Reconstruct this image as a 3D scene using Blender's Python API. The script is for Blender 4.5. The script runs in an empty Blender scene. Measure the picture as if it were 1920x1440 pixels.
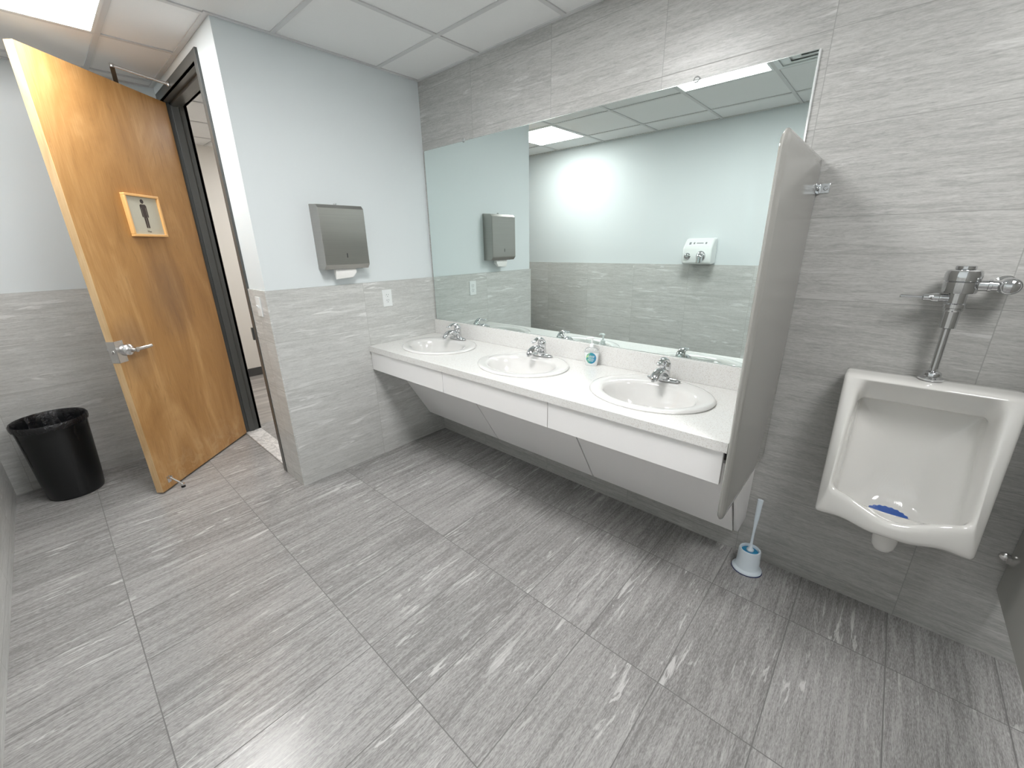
import bpy, math, random
import numpy as np
from mathutils import Vector, Matrix
random.seed(7)
C = bpy.context.scene.collection
S = bpy.context.scene
PI = math.pi

# ------------------------------------------------------------------ camera, world, exposure
CAM = (2.6606, -2.0508, 1.5116); YAW, PITCH, ROLL, FPX = 0.7356, -0.3262, -0.0188, 772.8
def camera():
    cy, sy, cp, sp = math.cos(YAW), math.sin(YAW), math.cos(PITCH), math.sin(PITCH)
    f = Vector((-sy*cp, cy*cp, sp)); r = Vector((cy, sy, 0)); u = r.cross(f)
    cr, sr = math.cos(ROLL), math.sin(ROLL)
    X = r*cr + u*sr; Y = -r*sr + u*cr
    m = Matrix((X, Y, -f)).transposed().to_4x4(); m.translation = Vector(CAM)
    cd = bpy.data.cameras.new('camera'); o = bpy.data.objects.new('camera', cd); C.objects.link(o)
    cd.sensor_fit = 'HORIZONTAL'; cd.sensor_width = 36; cd.lens = 36*FPX/1920; cd.clip_start = .02
    o.matrix_world = m; S.camera = o
camera()
w = bpy.data.worlds.new('world'); S.world = w; w.use_nodes = True
w.node_tree.nodes['Background'].inputs[0].default_value = (.8, .85, .9, 1)
w.node_tree.nodes['Background'].inputs[1].default_value = .05
S.view_settings.view_transform = 'Standard'; S.view_settings.look = 'None'
S.view_settings.exposure = 1.0; S.view_settings.gamma = 1
LIGHT = 15.5          # radiance of the ceiling light panels
S.cycles.use_denoising = True
S.cycles.max_bounces = 10; S.cycles.diffuse_bounces = 5; S.cycles.glossy_bounces = 5
S.cycles.sample_clamp_indirect = 6

# ------------------------------------------------------------------ room dimensions (metres)
H = 2.566; HW = 1.283; W1 = 1.207; D = 2.503; A = 1.363; XR = 4.7
PX = 2.3805; X3 = 3.172

# ------------------------------------------------------------------ node helpers
class NT:
    def __init__(s, name):
        s.m = bpy.data.materials.new(name); s.m.use_nodes = True
        s.t = s.m.node_tree; s.b = s.t.nodes['Principled BSDF']
    def n(s, typ, **kw):
        nd = s.t.nodes.new(typ)
        for k, v in kw.items():
            if k.startswith('i_'):
                nd.inputs[int(k[2:])].default_value = v
            else: setattr(nd, k, v)
        return nd
    def l(s, a, b): s.t.links.new(a, b)
    def math(s, op, a, b=None, c=None):
        nd = s.n('ShaderNodeMath', operation=op)
        for i, v in enumerate((a, b, c)):
            if v is None: continue
            if isinstance(v, (int, float)): nd.inputs[i].default_value = v
            else: s.l(v, nd.inputs[i])
        return nd.outputs[0]
    def noise(s, vec, scale, detail=3, rough=.5, dist=0):
        nd = s.n('ShaderNodeTexNoise'); s.l(vec, nd.inputs['Vector'])
        nd.inputs['Scale'].default_value = scale; nd.inputs['Detail'].default_value = detail
        nd.inputs['Roughness'].default_value = rough; nd.inputs['Distortion'].default_value = dist
        return nd.outputs['Fac']
    def ramp(s, fac, stops):
        nd = s.n('ShaderNodeValToRGB'); cr = nd.color_ramp
        while len(cr.elements) < len(stops): cr.elements.new(.5)
        for e, (p, c) in zip(cr.elements, stops):
            e.position = p; e.color = (c[0], c[1], c[2], 1) if not isinstance(c, (int, float)) else (c, c, c, 1)
        s.l(fac, nd.inputs[0]); return nd.outputs[0]
    def mix(s, fac, a, b):
        nd = s.n('ShaderNodeMix', data_type='RGBA')
        for i, v in ((0, fac), (6, a), (7, b)):
            if isinstance(v, tuple): nd.inputs[i].default_value = (v[0], v[1], v[2], 1)
            elif isinstance(v, (int, float)): nd.inputs[i].default_value = v
            else: s.l(v, nd.inputs[i])
        return nd.outputs[2]
    def bump(s, h, strength=.2, dist=.002):
        nd = s.n('ShaderNodeBump'); nd.inputs['Strength'].default_value = strength
        nd.inputs['Distance'].default_value = dist; s.l(h, nd.inputs['Height'])
        s.l(nd.outputs[0], s.b.inputs['Normal'])
    def set(s, **kw):
        for k, v in kw.items():
            i = s.b.inputs[k.replace('_', ' ')]
            if hasattr(v, 'links') or hasattr(v, 'is_linked'): s.l(v, i)
            else: i.default_value = (v[0], v[1], v[2], 1) if isinstance(v, tuple) else v

def plain(name, col, rough=.5, metal=0, spec=.5, noise=0, nscale=30, bump=0, coat=0, **kw):
    t = NT(name); t.set(Roughness=rough, Metallic=metal); t.b.inputs['Specular IOR Level'].default_value = spec
    tc = t.n('ShaderNodeTexCoord').outputs['Object']
    if noise:
        f = t.noise(tc, nscale, 4)
        t.set(Base_Color=t.mix(f, tuple(c*(1-noise) for c in col), tuple(min(1, c*(1+noise)) for c in col)))
    else: t.set(Base_Color=col)
    if bump: t.bump(t.noise(tc, nscale*4, 3), bump, .001)
    if coat: t.b.inputs['Coat Weight'].default_value = coat; t.b.inputs['Coat Roughness'].default_value = .05
    for k, v in kw.items(): t.b.inputs[k.replace('_', ' ')].default_value = v
    return t.m

def tile_mat(name, au, av, u0, du, v0, dv, dark, light, vein, grout, veinamt=.5, g=.003, rough=.3, fine=.12, spec=.5, su=2.2, sv=34, vth=.60, gmix=.7, fleck=0.):
    """stone-look porcelain tile, grain along axis au"""
    t = NT(name)
    pos = t.n('ShaderNodeNewGeometry').outputs['Position']
    sp = t.n('ShaderNodeSeparateXYZ'); t.l(pos, sp.inputs[0])
    U, V = sp.outputs[au], sp.outputs[av]
    u = t.math('DIVIDE', t.math('SUBTRACT', U, u0), du); v = t.math('DIVIDE', t.math('SUBTRACT', V, v0), dv)
    def edge(x, d):
        a = t.math('ABSOLUTE', t.math('SUBTRACT', t.math('FRACT', t.math('ADD', x, .5)), .5))
        return t.math('LESS_THAN', t.math('MULTIPLY', a, d), g/2)
    gm = t.math('MAXIMUM', edge(u, du), edge(v, dv))
    cid = t.n('ShaderNodeCombineXYZ'); t.l(t.math('FLOOR', u), cid.inputs[0]); t.l(t.math('FLOOR', v), cid.inputs[1])
    wn = t.n('ShaderNodeTexWhiteNoise', noise_dimensions='3D'); t.l(cid.outputs[0], wn.inputs['Vector'])
    rnd = wn.outputs['Value']
    def vec(a, b, off):
        c = t.n('ShaderNodeCombineXYZ'); t.l(t.math('MULTIPLY', U, a), c.inputs[0]); t.l(t.math('MULTIPLY', V, b), c.inputs[1])
        t.l(t.math('MULTIPLY_ADD', rnd, 37, off), c.inputs[2]); return c.outputs[0]
    broad = t.noise(vec(su*.5, sv*.22, 0), 1, 4, .6, .6)
    streak = t.noise(vec(su, sv, 5), 1, 6, .68, .9)
    vn = t.noise(vec(su*1.6, sv*.8, 11), 1, 5, .62, 1.3)
    gate = t.noise(vec(2.5, 5, 17), 1, 2, .5, 0)
    grain = t.noise(vec(60, 330, 3), 1, 3, .7, 0)
    f = t.math('ADD', t.math('MULTIPLY', streak, .78), t.math('MULTIPLY', broad, .22))
    f = t.math('ADD', f, t.math('MULTIPLY', t.math('SUBTRACT', grain, .5), fine*4))
    f = t.math('ADD', f, t.math('MULTIPLY', t.math('SUBTRACT', rnd, .5), .10))
    base = t.ramp(f, [(.36, dark), (.66, light)])
    vm = t.ramp(vn, [(vth, 0.0), (vth+.06, 1.0)])
    gt = t.ramp(gate, [(.44, 0.0), (.62, 1.0)])
    vmask = t.math('MULTIPLY', t.math('MULTIPLY', vm, gt), veinamt)
    col = t.mix(vmask, base, vein)
    if fleck:
        f1 = t.ramp(t.noise(vec(su*6, sv*4.2, 23), 1, 4, .7, .8), [(.50, 0.), (.66, 1.)])
        f2 = t.ramp(t.noise(vec(su*5, sv*3.6, 31), 1, 4, .7, .8), [(.52, 0.), (.68, 1.)])
        col = t.mix(t.math('MULTIPLY', f1, fleck), col, tuple(c*.62 for c in dark))
        col = t.mix(t.math('MULTIPLY', f2, fleck*.9), col, tuple(min(1, c*1.25) for c in light))
    col = t.mix(t.math('MULTIPLY', gm, gmix), col, grout)
    t.set(Base_Color=col)
    t.b.inputs['Specular IOR Level'].default_value = spec
    r = t.math('MULTIPLY_ADD', grain, .12, rough-.06)
    t.set(Roughness=t.math('MAXIMUM', r, t.math('MULTIPLY', gm, .7)))
    h = t.math('SUBTRACT', t.math('ADD', t.math('MULTIPLY', grain, .35), t.math('MULTIPLY', streak, .7)), gm)
    t.bump(h, .22, .0012)
    return t.m

TW = .3053; Z0 = .0611
M = {}
M['tile_floor'] = tile_mat('floor tile', 1, 0, -.311, .61, .187, .305, (.225, .218, .215), (.43, .42, .413), (.74, .73, .72), (.15, .147, .143), veinamt=.6, g=.0036, rough=.22, vth=.57, su=2.6, sv=46, fine=.22, gmix=.95, fleck=.22)
M['tile_back'] = tile_mat('wall tile back', 0, 2, .512, .6085, Z0, TW, (.39, .387, .372), (.52, .517, .50), (.68, .678, .665), (.31, .307, .295), veinamt=.6, g=.0028, rough=.30, fine=.17, spec=.45, su=2.2, sv=34, vth=.58, fleck=.45, gmix=.75)
M['tile_side'] = tile_mat('wall tile side', 1, 2, -.597, .61, Z0, TW, (.52, .522, .505), (.67, .672, .655), (.80, .80, .79), (.40, .40, .38), veinamt=.9, g=.0024, rough=.32, fine=.15, spec=.4, su=1.7, sv=26, vth=.565, fleck=.35)
M['tile_front'] = tile_mat('wall tile front', 0, 2, .456, .6085, Z0, TW, (.52, .522, .505), (.67, .672, .655), (.80, .80, .79), (.40, .40, .38), veinamt=.9, g=.0024, rough=.32, fine=.15, spec=.4, su=1.7, sv=26, vth=.565, fleck=.35)
M['paint'] = plain('wall paint', (.74, .785, .80), .55, bump=.05, nscale=60)
M['paint_hall'] = plain('hall paint', (.80, .77, .72), .6, bump=.04, nscale=60)
M['ceiling'] = plain('ceiling tile', (.79, .79, .785), .9, spec=.1, noise=.035, nscale=260, bump=.4)
M['grid'] = plain('ceiling grid', (.60, .60, .60), .5)
M['partition'] = plain('partition', (.33, .325, .305), .07, spec=.65)
M['chrome'] = plain('chrome', (.66, .67, .68), .05, metal=1)
M['satin'] = plain('satin chrome', (.70, .69, .68), .24, metal=1)
M['porcelain'] = plain('porcelain', (.83, .82, .79), .08, coat=.6)
M['sink_white'] = plain('sink porcelain', (.76, .75, .735), .07, coat=.6)
M['laminate'] = plain('white laminate', (.86, .85, .845), .35)
M['steel_paint'] = plain('grey painted steel', (.085, .09, .088), .35)
M['black'] = plain('black plastic', (.006, .007, .008), .35, bump=.3, nscale=60)
M['rubber'] = plain('black rubber', (.01, .01, .01), .6)
M['white_plastic'] = plain('white plastic', (.82, .84, .84), .25)
M['slot'] = plain('dark slot', (.03, .03, .03), .5)
M['paper'] = plain('paper towel', (.88, .87, .85), .9, noise=.04, nscale=90, bump=.3)
M['navy'] = plain('navy plastic', (.01, .02, .10), .4)
M['turquoise'] = plain('blue cleaner', (.02, .23, .42), .3)
M['brush_white'] = plain('brush plastic', (.68, .76, .82), .3)
M['blue_mat'] = plain('blue urinal screen', (.02, .10, .42), .35)
M['sign_wood'] = plain('pale wood sign frame', (.86, .50, .19), .4, noise=.12, nscale=12)
M['sign_face'] = plain('sign face', (.55, .53, .43), .5, noise=.03, nscale=60)
M['brown'] = plain('dark brown print', (.05, .035, .03), .5)
M['hall_base'] = plain('dark vinyl base', (.07, .07, .07), .5)
M['sheet'] = plain('vent metal', (.72, .74, .74), .4)
M['dryer'] = plain('dryer enamel', (.80, .83, .82), .15, coat=.4)
M['dryer_print'] = plain('grey print', (.22, .24, .25), .5)

def glassy(name, col):
    t = NT(name); t.set(Base_Color=col, Roughness=.12); t.b.inputs['Transmission Weight'].default_value = .75
    t.b.inputs['IOR'].default_value = 1.4; return t.m
M['clear'] = glassy('clear plastic', (.93, .95, .95))

def mirror():
    t = NT('mirror'); t.set(Base_Color=(.80, .875, .855), Roughness=.0, Metallic=1.0); return t.m
M['mirror'] = mirror()
M['mirror_edge'] = plain('mirror edge', (.62, .68, .66), .2, metal=.6)

def emis(name, col, s):
    t = NT(name); t.set(Base_Color=(.9, .9, .9)); t.b.inputs['Emission Color'].default_value = (*col, 1)
    t.b.inputs['Emission Strength'].default_value = s; return t.m
M['light'] = emis('light diffuser', (1, .995, .985), LIGHT)
M['light_dim'] = emis('dimmed light diffuser', (1, .995, .985), LIGHT*.72)  # same panel type, emission turned down to soften the hot spot on the front wall

def brushed():
    t = NT('brushed stainless'); tc = t.n('ShaderNodeTexCoord').outputs['Object']
    mp = t.n('ShaderNodeMapping'); mp.inputs['Scale'].default_value = (4, 4, 500); t.l(tc, mp.inputs[0])
    f = t.noise(mp.outputs[0], 1, 3)
    t.set(Base_Color=t.mix(f, (.36, .35, .33), (.45, .435, .41)), Metallic=1.0, Roughness=t.math('MULTIPLY_ADD', f, .12, .26))
    t.bump(f, .08, .0005); return t.m
M['stainless'] = brushed()

def quartz():
    t = NT('speckled quartz'); tc = t.n('ShaderNodeTexCoord').outputs['Object']
    a = t.noise(tc, 350, 2, .6); b = t.noise(tc, 900, 2, .6)
    c = t.mix(t.ramp(a, [(.56, 0.), (.66, 1.)]), (.79, .785, .77), (.56, .52, .48))
    c = t.mix(t.ramp(b, [(.60, 0.), (.68, .6)]), c, (.95, .95, .94))
    t.set(Base_Color=c, Roughness=.14); return t.m
M['quartz'] = quartz()

def marble():
    t = NT('marble'); tc = t.n('ShaderNodeTexCoord').outputs['Object']
    a = t.noise(tc, 12, 6, .6, 1.5)
    t.set(Base_Color=t.ramp(a, [(.40, (.82, .81, .80)), (.50, (.55, .55, .55)), (.56, (.84, .83, .82))]), Roughness=.2); return t.m
M['marble'] = marble()

def wood(name, c0, c1, c2, wear=True):
    t = NT(name); tc = t.n('ShaderNodeTexCoord').outputs['Object']
    def mp(sx, sy, sz, off=(0, 0, 0)):
        m = t.n('ShaderNodeMapping'); m.inputs['Scale'].default_value = (sx, sy, sz); m.inputs['Location'].default_value = off
        t.l(tc, m.inputs[0]); return m.outputs[0]
    fig = t.noise(mp(5, 5, 1.1), 1, 5, .55, 1.6)
    fine = t.noise(mp(160, 160, 5), 1, 4, .65, .3)
    fl = t.noise(mp(42, 42, 5, (3, 1, 2)), 1, 3, .6, 1.2)
    f = t.math('ADD', t.math('MULTIPLY', fig, .7), t.math('MULTIPLY', fine, .3))
    col = t.ramp(f, [(.34, c0), (.50, c1), (.66, c2)])
    col = t.mix(t.math('MULTIPLY', t.ramp(fl, [(.60, 0.), (.70, 1.)]), .28), col, tuple(c*.55 for c in c0))
    rough = .33
    if wear:
        sp = t.n('ShaderNodeSeparateXYZ'); t.l(tc, sp.inputs[0])
        # worn, greyed patches of its own shape: hand grime beside the lock, scuffs along the foot
        def blob(cx, cz, rx, rz):
            a = t.math('POWER', t.math('DIVIDE', t.math('SUBTRACT', sp.outputs[0], cx), rx), 2)
            b = t.math('POWER', t.math('DIVIDE', t.math('SUBTRACT', sp.outputs[2], cz), rz), 2)
            return t.math('SUBTRACT', 1, t.math('MINIMUM', t.math('ADD', a, b), 1))
        wn = t.noise(mp(9, 9, 4, (7, 7, 7)), 1, 5, .65, .6)
        bl = t.math('MAXIMUM', blob(.42, 1.24, .20, .36), t.math('MULTIPLY', blob(.80, .95, .16, .22), .9))
        col = t.mix(t.math('MULTIPLY', t.math('MULTIPLY', bl, wn), .95), col, (.17, .10, .065))
        ft = t.ramp(sp.outputs[2], [(.02, 1.), (.30, 0.)])
        sc = t.ramp(t.noise(mp(14, 14, 10, (1, 2, 9)), 1, 5, .7, 1.), [(.48, 0.), (.62, 1.)])
        col = t.mix(t.math('MULTIPLY', t.math('MULTIPLY', ft, sc), .55), col, (.62, .42, .22))
    t.set(Base_Color=col, Roughness=rough); t.b.inputs['Specular IOR Level'].default_value = .4
    t.bump(fine, .05, .0006); return t.m
M['wood'] = wood('maple veneer', (.37, .185, .060), (.47, .25, .088), (.60, .35, .145))
M['wood_edge'] = wood('maple edge', (.50, .31, .145), (.62, .41, .21), (.74, .53, .30), wear=False)

def hall_floor():
    t = NT('hall floor'); pos = t.n('ShaderNodeNewGeometry').outputs['Position']
    m = t.n('ShaderNodeMapping'); m.inputs['Scale'].default_value = (9, 1.0, 1); t.l(pos, m.inputs[0])
    f = t.noise(m.outputs[0], 1, 4, .6, .4)
    t.set(Base_Color=t.ramp(f, [(.35, (.26, .24, .23)), (.65, (.55, .52, .49))]), Roughness=.3); return t.m
M['hall_floor'] = hall_floor()

def label_mat():
    t = NT('printed label'); tc = t.n('ShaderNodeTexCoord').outputs['Object']
    sp = t.n('ShaderNodeSeparateXYZ'); t.l(tc, sp.inputs[0])
    f = t.math('ADD', t.math('MULTIPLY', sp.outputs[0], 9), t.math('MULTIPLY', t.noise(tc, 60, 3, .6, 1), .9))
    c = t.ramp(f, [(.12, (.55, .75, .30)), (.32, (.05, .32, .30)), (.5, (.03, .28, .36)), (.75, (.05, .22, .55))])
    t.set(Base_Color=c, Roughness=.3); return t.m
M['label'] = label_mat()

# ------------------------------------------------------------------ mesh helpers
class MB:
    def __init__(s): s.v = []; s.f = []; s.mi = []
    def add(s, vs, fs, m=0):
        o = len(s.v); s.v += [tuple(p) for p in vs]
        for f in fs: s.f.append(tuple(i+o for i in f)); s.mi.append(m)
        return s
    def box(s, a, b, m=0):
        (x0, y0, z0), (x1, y1, z1) = a, b
        x0, x1 = min(x0, x1), max(x0, x1); y0, y1 = min(y0, y1), max(y0, y1); z0, z1 = min(z0, z1), max(z0, z1)
        vs = [(x, y, z) for z in (z0, z1) for y in (y0, y1) for x in (x0, x1)]
        return s.add(vs, [(0, 2, 3, 1), (4, 5, 7, 6), (0, 1, 5, 4), (2, 6, 7, 3), (0, 4, 6, 2), (1, 3, 7, 5)], m)
    def prism(s, poly, ax, a, b, m=0):
        """poly of 2D points in the two other axes (cyclic order), extruded along ax"""
        n = len(poly); vs = []
        for t in (a, b):
            for p, q in poly:
                vs.append({'x': (t, p, q), 'y': (p, t, q), 'z': (p, q, t)}[ax])
        fs = [tuple(range(n))[::-1], tuple(range(n, 2*n))] + [(i, (i+1) % n, n+(i+1) % n, n+i) for i in range(n)]
        return s.add(vs, fs, m)
    def rings(s, rings, close=True, cap0=False, cap1=False, m=0):
        n = len(rings[0]); vs = [p for r in rings for p in r]; fs = []
        for k in range(len(rings)-1):
            for i in range(n if close else n-1):
                j = (i+1) % n; fs.append((k*n+i, k*n+j, (k+1)*n+j, (k+1)*n+i))
        if cap0: fs.append(tuple(range(n))[::-1])
        if cap1: fs.append(tuple(range((len(rings)-1)*n, len(rings)*n)))
        return s.add(vs, fs, m)
    def lathe(s, prof, c=(0, 0, 0), ax='z', seg=32, sx=1, sy=1, cap0=True, cap1=True, m=0, k=None):
        rs = []
        for r, h in prof:
            ring = []
            for i in range(seg):
                a = 2*PI*i/seg
                rr = r*(k(a) if k else 1)
                p, q = rr*math.cos(a)*sx, rr*math.sin(a)*sy
                ring.append({'z': (c[0]+p, c[1]+q, c[2]+h), 'y': (c[0]+p, c[1]+h, c[2]+q), 'x': (c[0]+h, c[1]+p, c[2]+q)}[ax])
            rs.append(ring)
        return s.rings(rs, cap0=cap0, cap1=cap1, m=m)
    def tube(s, pts, rad, seg=16, flat=1.0, m=0, cap=True, up=(0, 0, 1), sub=1):
        pts = [Vector(p) for p in pts]
        if isinstance(rad, (int, float)): rad = [rad]*len(pts)
        if sub > 1:   # Catmull-Rom refinement
            P, Rr = [], []
            for i in range(len(pts)-1):
                p0, p1, p2, p3 = pts[max(i-1, 0)], pts[i], pts[i+1], pts[min(i+2, len(pts)-1)]
                for k in range(sub):
                    t = k/sub
                    P.append(.5*((2*p1)+(p2-p0)*t+(2*p0-5*p1+4*p2-p3)*t*t+(-p0+3*p1-3*p2+p3)*t**3)); Rr.append(rad[i]*(1-t)+rad[i+1]*t)
            P.append(pts[-1]); Rr.append(rad[-1]); pts, rad = P, Rr
        rs = []; ref = Vector(up)
        for i, p in enumerate(pts):
            d = (pts[min(i+1, len(pts)-1)]-pts[max(i-1, 0)]).normalized()
            a = ref.cross(d)
            if a.length < 1e-3: a = Vector((1, 0, 0)).cross(d)
            a.normalize(); b = d.cross(a)
            rs.append([p+a*rad[i]*math.cos(2*PI*k/seg)+b*rad[i]*flat*math.sin(2*PI*k/seg) for k in range(seg)])
        return s.rings(rs, cap0=cap, cap1=cap, m=m)
    def build(s, name, mats, parent=None, loc=(0, 0, 0), rot=(0, 0, 0), bevel=0, smooth=35, subsurf=0, seg=2):
        me = bpy.data.meshes.new(name); me.from_pydata(s.v, [], s.f); me.validate()
        if not isinstance(mats, (list, tuple)): mats = [mats]
        for m in mats: me.materials.append(m)
        if len(me.polygons) == len(s.mi): me.polygons.foreach_set('material_index', s.mi)
        import bmesh
        bm = bmesh.new(); bm.from_mesh(me); bmesh.ops.recalc_face_normals(bm, faces=bm.faces); bm.to_mesh(me); bm.free()
        if smooth:
            me.shade_smooth(); me.set_sharp_from_angle(angle=math.radians(smooth))
        o = bpy.data.objects.new(name, me); C.objects.link(o)
        o.location = loc; o.rotation_euler = rot
        if parent: o.parent = parent
        if bevel:
            b = o.modifiers.new('bevel', 'BEVEL'); b.width = bevel; b.segments = seg; b.limit_method = 'ANGLE'; b.angle_limit = math.radians(40)
        if subsurf:
            b = o.modifiers.new('subsurf', 'SUBSURF'); b.levels = subsurf; b.render_levels = subsurf
        return o

def tag(o, label=None, cat=None, group=None, kind=None):
    if label: o['label'] = label
    if cat: o['category'] = cat
    if group: o['group'] = group
    if kind: o['kind'] = kind
    return o
def empty(name, loc, rz=0):
    o = bpy.data.objects.new(name, None); o.empty_display_size = .1; C.objects.link(o); o.location = loc; o.rotation_euler = (0, 0, rz); return o
def copy_tree(o, parent=None):
    c = o.copy(); C.objects.link(c)
    if parent: c.parent = parent
    for ch in list(o.children): copy_tree(ch, c)
    return c
def rebase(root, p):
    p = Vector(p); root.location = root.location + p
    for ch in root.children: ch.location = ch.location - p
def text(name, s, size, mat, parent, loc, rot, align='CENTER', ext=.0002):
    cu = bpy.data.curves.new(name, 'FONT'); cu.body = s; cu.size = size; cu.extrude = ext; cu.align_x = align; cu.align_y = 'CENTER'
    tmp = bpy.data.objects.new(name, cu); C.objects.link(tmp); bpy.context.view_layer.update()
    me = bpy.data.meshes.new_from_object(tmp.evaluated_get(bpy.context.evaluated_depsgraph_get())); bpy.data.objects.remove(tmp)
    me.materials.clear(); me.materials.append(mat)
    o = bpy.data.objects.new(name, me); C.objects.link(o); o.parent = parent; o.location = loc; o.rotation_euler = rot; return o

# ------------------------------------------------------------------ the setting
def struct(mb, name, mats, label, **kw):
    return tag(mb.build(name, mats, **kw), label, kind='structure')

struct(MB().box((-A, -D, -.05), (XR, .0, 0)), 'floor', M['tile_floor'], 'grey stone-look porcelain tile floor of the washroom', smooth=0)
struct(MB().box((-3.2, -1.064, -.05), (-.12, 1.6, -.001)), 'floor_hall', M['hall_floor'], 'pale streaky plank floor of the hall beyond the door', smooth=0)
struct(MB().box((-3.3, -D-.1, H+.006), (XR+.1, 1.7, H+.06)), 'ceiling', M['ceiling'], 'white suspended ceiling of speckled acoustic tiles', smooth=0)

TT = .009
def paint_and_tile(name, label, boxes, tboxes, tmat, pmat=M['paint']):
    e = tag(empty(name, (0, 0, 0)), label, kind='structure')
    mb = MB()
    for a, b in boxes: mb.box(a, b)
    mb.build('painted_wall', pmat, e, smooth=0)
    if tboxes:
        mb = MB()
        for a, b, m in tboxes: mb.box(a, b, m)
        mb.build('tile_wainscot', tmat, e, smooth=0)
    return e
struct(MB().box((-.12, 0, 0), (XR, .12, H+.02)), 'wall_back', M['tile_back'], 'full-height grey stone-tiled wall behind the mirror and urinal', smooth=0)
# wall with the towel dispenser: x<0, ends in the outer corner at y=-W1
e = tag(empty('wall_left', (0, 0, 0)), 'pale blue-white wall above grey tile, carrying the towel dispenser', kind='structure')
MB().box((-.12, -W1+TT, 0), (-TT, 0, H+.02)).box((-.285, -W1+TT, 0), (-.12, -1.065, H+.02)).build('painted_wall', M['paint'], e, smooth=0)
MB().box((-TT, -W1+TT, 0), (0, -.0005, HW)).build('tile_wainscot', M['tile_side'], e, smooth=0)
MB().box((-.285, -W1, 0), (0, -W1+TT, HW)).build('tile_wainscot', M['tile_front'], e, smooth=0)
# wall over and left of the door
e = tag(empty('wall_door', (0, 0, 0)), 'pale painted wall over the doorway', kind='structure')
MB().box((-A-.02, -W1+TT, 0), (-1.30, -1.065, H+.02)).box((-1.30, -W1+TT, 2.51), (-.285, -1.065, H+.02)).build('painted_wall', M['paint'], e, smooth=0)
paint_and_tile('wall_alcove', 'pale painted wall with grey tile below, behind the black wastebasket',
    [((-A-.12, -D-.1, 0), (-A-TT, -1.065, H+.02))], [((-A-TT, -D-.1, 0), (-A, -W1+.12, HW), 0)], M['tile_side'])
paint_and_tile('wall_front', 'long pale painted wall with grey tile below, carrying the hand dryer, seen in the mirror',
    [((-A-.12, -D-.12, 0), (XR, -D-TT, H+.02))], [((-A, -D-TT, 0), (XR, -D, HW), 0)], M['tile_front'])
paint_and_tile('wall_right', 'pale painted end wall beyond the stalls', [((XR, -D, 0), (XR+.1, 0, H+.02))], [((XR-TT, -D, 0), (XR, 0, HW), 0)], M['tile_side'])
struct(MB().box((-3.2, -1.2, 0), (-3.1, 1.6, H+.02)), 'wall_hall_end', M['paint_hall'], 'cream wall at the end of the hall', smooth=0)
struct(MB().box((-3.1, -1.2, 0), (-A-.12, -1.065, H+.02)), 'wall_hall_near', M['paint_hall'], 'cream hall wall beside the doorway', smooth=0)
struct(MB().box((-3.2, 1.5, 0), (-.12, 1.6, H+.02)), 'wall_hall_far', M['paint_hall'], 'cream far side wall of the hall', smooth=0)
struct(MB().box((-.14, -1.065, 0), (-.12, 1.6, H+.02)), 'wall_hall_right', M['paint_hall'], 'cream hall wall behind the washroom', smooth=0)
struct(MB().box((-3.1, -1.065, 0), (-3.09, 1.5, .10)), 'baseboard_hall', M['hall_base'], 'dark vinyl base along the hall wall', bevel=.002)

# ceiling grid: tee bars at the measured 2 ft pitch
gx = [.602-.61*k for k in range(-6, 4)]; gy = [-.3185-.61*k for k in range(0, 4)]
mb = MB()
for x in gx:
    if x > XR: continue
    y1 = 0 if x > 0 else -W1
    mb.box((x-.012, -D, H), (x+.012, y1, H+.0055))
for y in gy:
    x0 = 0 if y > -W1 else -A
    mb.box((x0, y-.012, H+.0004), (XR, y+.012, H+.0055))
for a, b in (((0, -.02), (XR, 0)), ((0, -W1), (.02, -.02)), ((-A, -W1-.02), (.02, -W1)), ((-A, -D), (-A+.02, -W1-.02)), ((-A, -D), (XR, -D+.02))):
    mb.box((a[0], a[1], H-.0005), (b[0], b[1], H+.0058))
struct(mb, 'trim_1', M['grid'], 'white metal grid holding the washroom ceiling tiles', smooth=0)
mb = MB()
for k in range(-1, 4): mb.box((-2.115+.61*k-.61-.01, -1.065, H), (-2.115+.61*k-.61+.01, 1.5, H+.0055))
for k in range(5): mb.box((-3.1, -.51+.61*k-.01, H+.0004), (-.14, -.51+.61*k+.01, H+.0055))
struct(mb, 'trim_2', M['grid'], 'white metal grid holding the hall ceiling tiles', smooth=0)

# steel door frame
FX0, FX1, FZ = -1.255, -.335, 2.466
mb = MB()
for s, x in ((-1, FX0), (1, FX1)):
    o = x + s*.05
    mb.box((x, -W1-.004, 0), (o, -W1+TT+.006, FZ+.05))                # room-side casing
    mb.box((x, -W1-.003, 0), (x+s*.012, -1.060, FZ+.01))              # rabbet
    mb.box((x-s*.016, -W1+.052, 0), (x+s*.004, -1.112, FZ))           # stop
    mb.box((x, -1.078, 0), (o, -1.058, FZ+.05))                       # hall-side casing
mb.box((FX0-.0495, -W1-.0038, FZ), (FX1+.0495, -W1+TT+.006, FZ+.0498))
mb.box((FX0, -W1-.003, FZ), (FX1, -1.06, FZ+.012))
mb.box((FX0, -W1+.052, FZ-.016), (FX1, -1.112, FZ+.004))
mb.box((FX0-.0495, -1.078, FZ), (FX1+.0495, -1.0582, FZ+.0498))
struct(mb, 'trim_3', M['steel_paint'], 'dark grey painted steel door frame', bevel=.0015, smooth=0)
struct(MB().box((FX1-.006, -W1+.010, .93), (FX1-.0002, -W1+.045, 1.06)).box((FX1-.018, -W1-.012, .955), (FX1-.0002, -W1+.012, 1.035)), 'trim_4', M['steel_paint'],
       'small dark latch strike lip on the door frame', bevel=.001)
struct(MB().box((FX0, -1.185, -.002), (FX1, -1.060, .010)), 'trim_5', M['marble'], 'white veined marble threshold in the doorway', bevel=.003)

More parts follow.
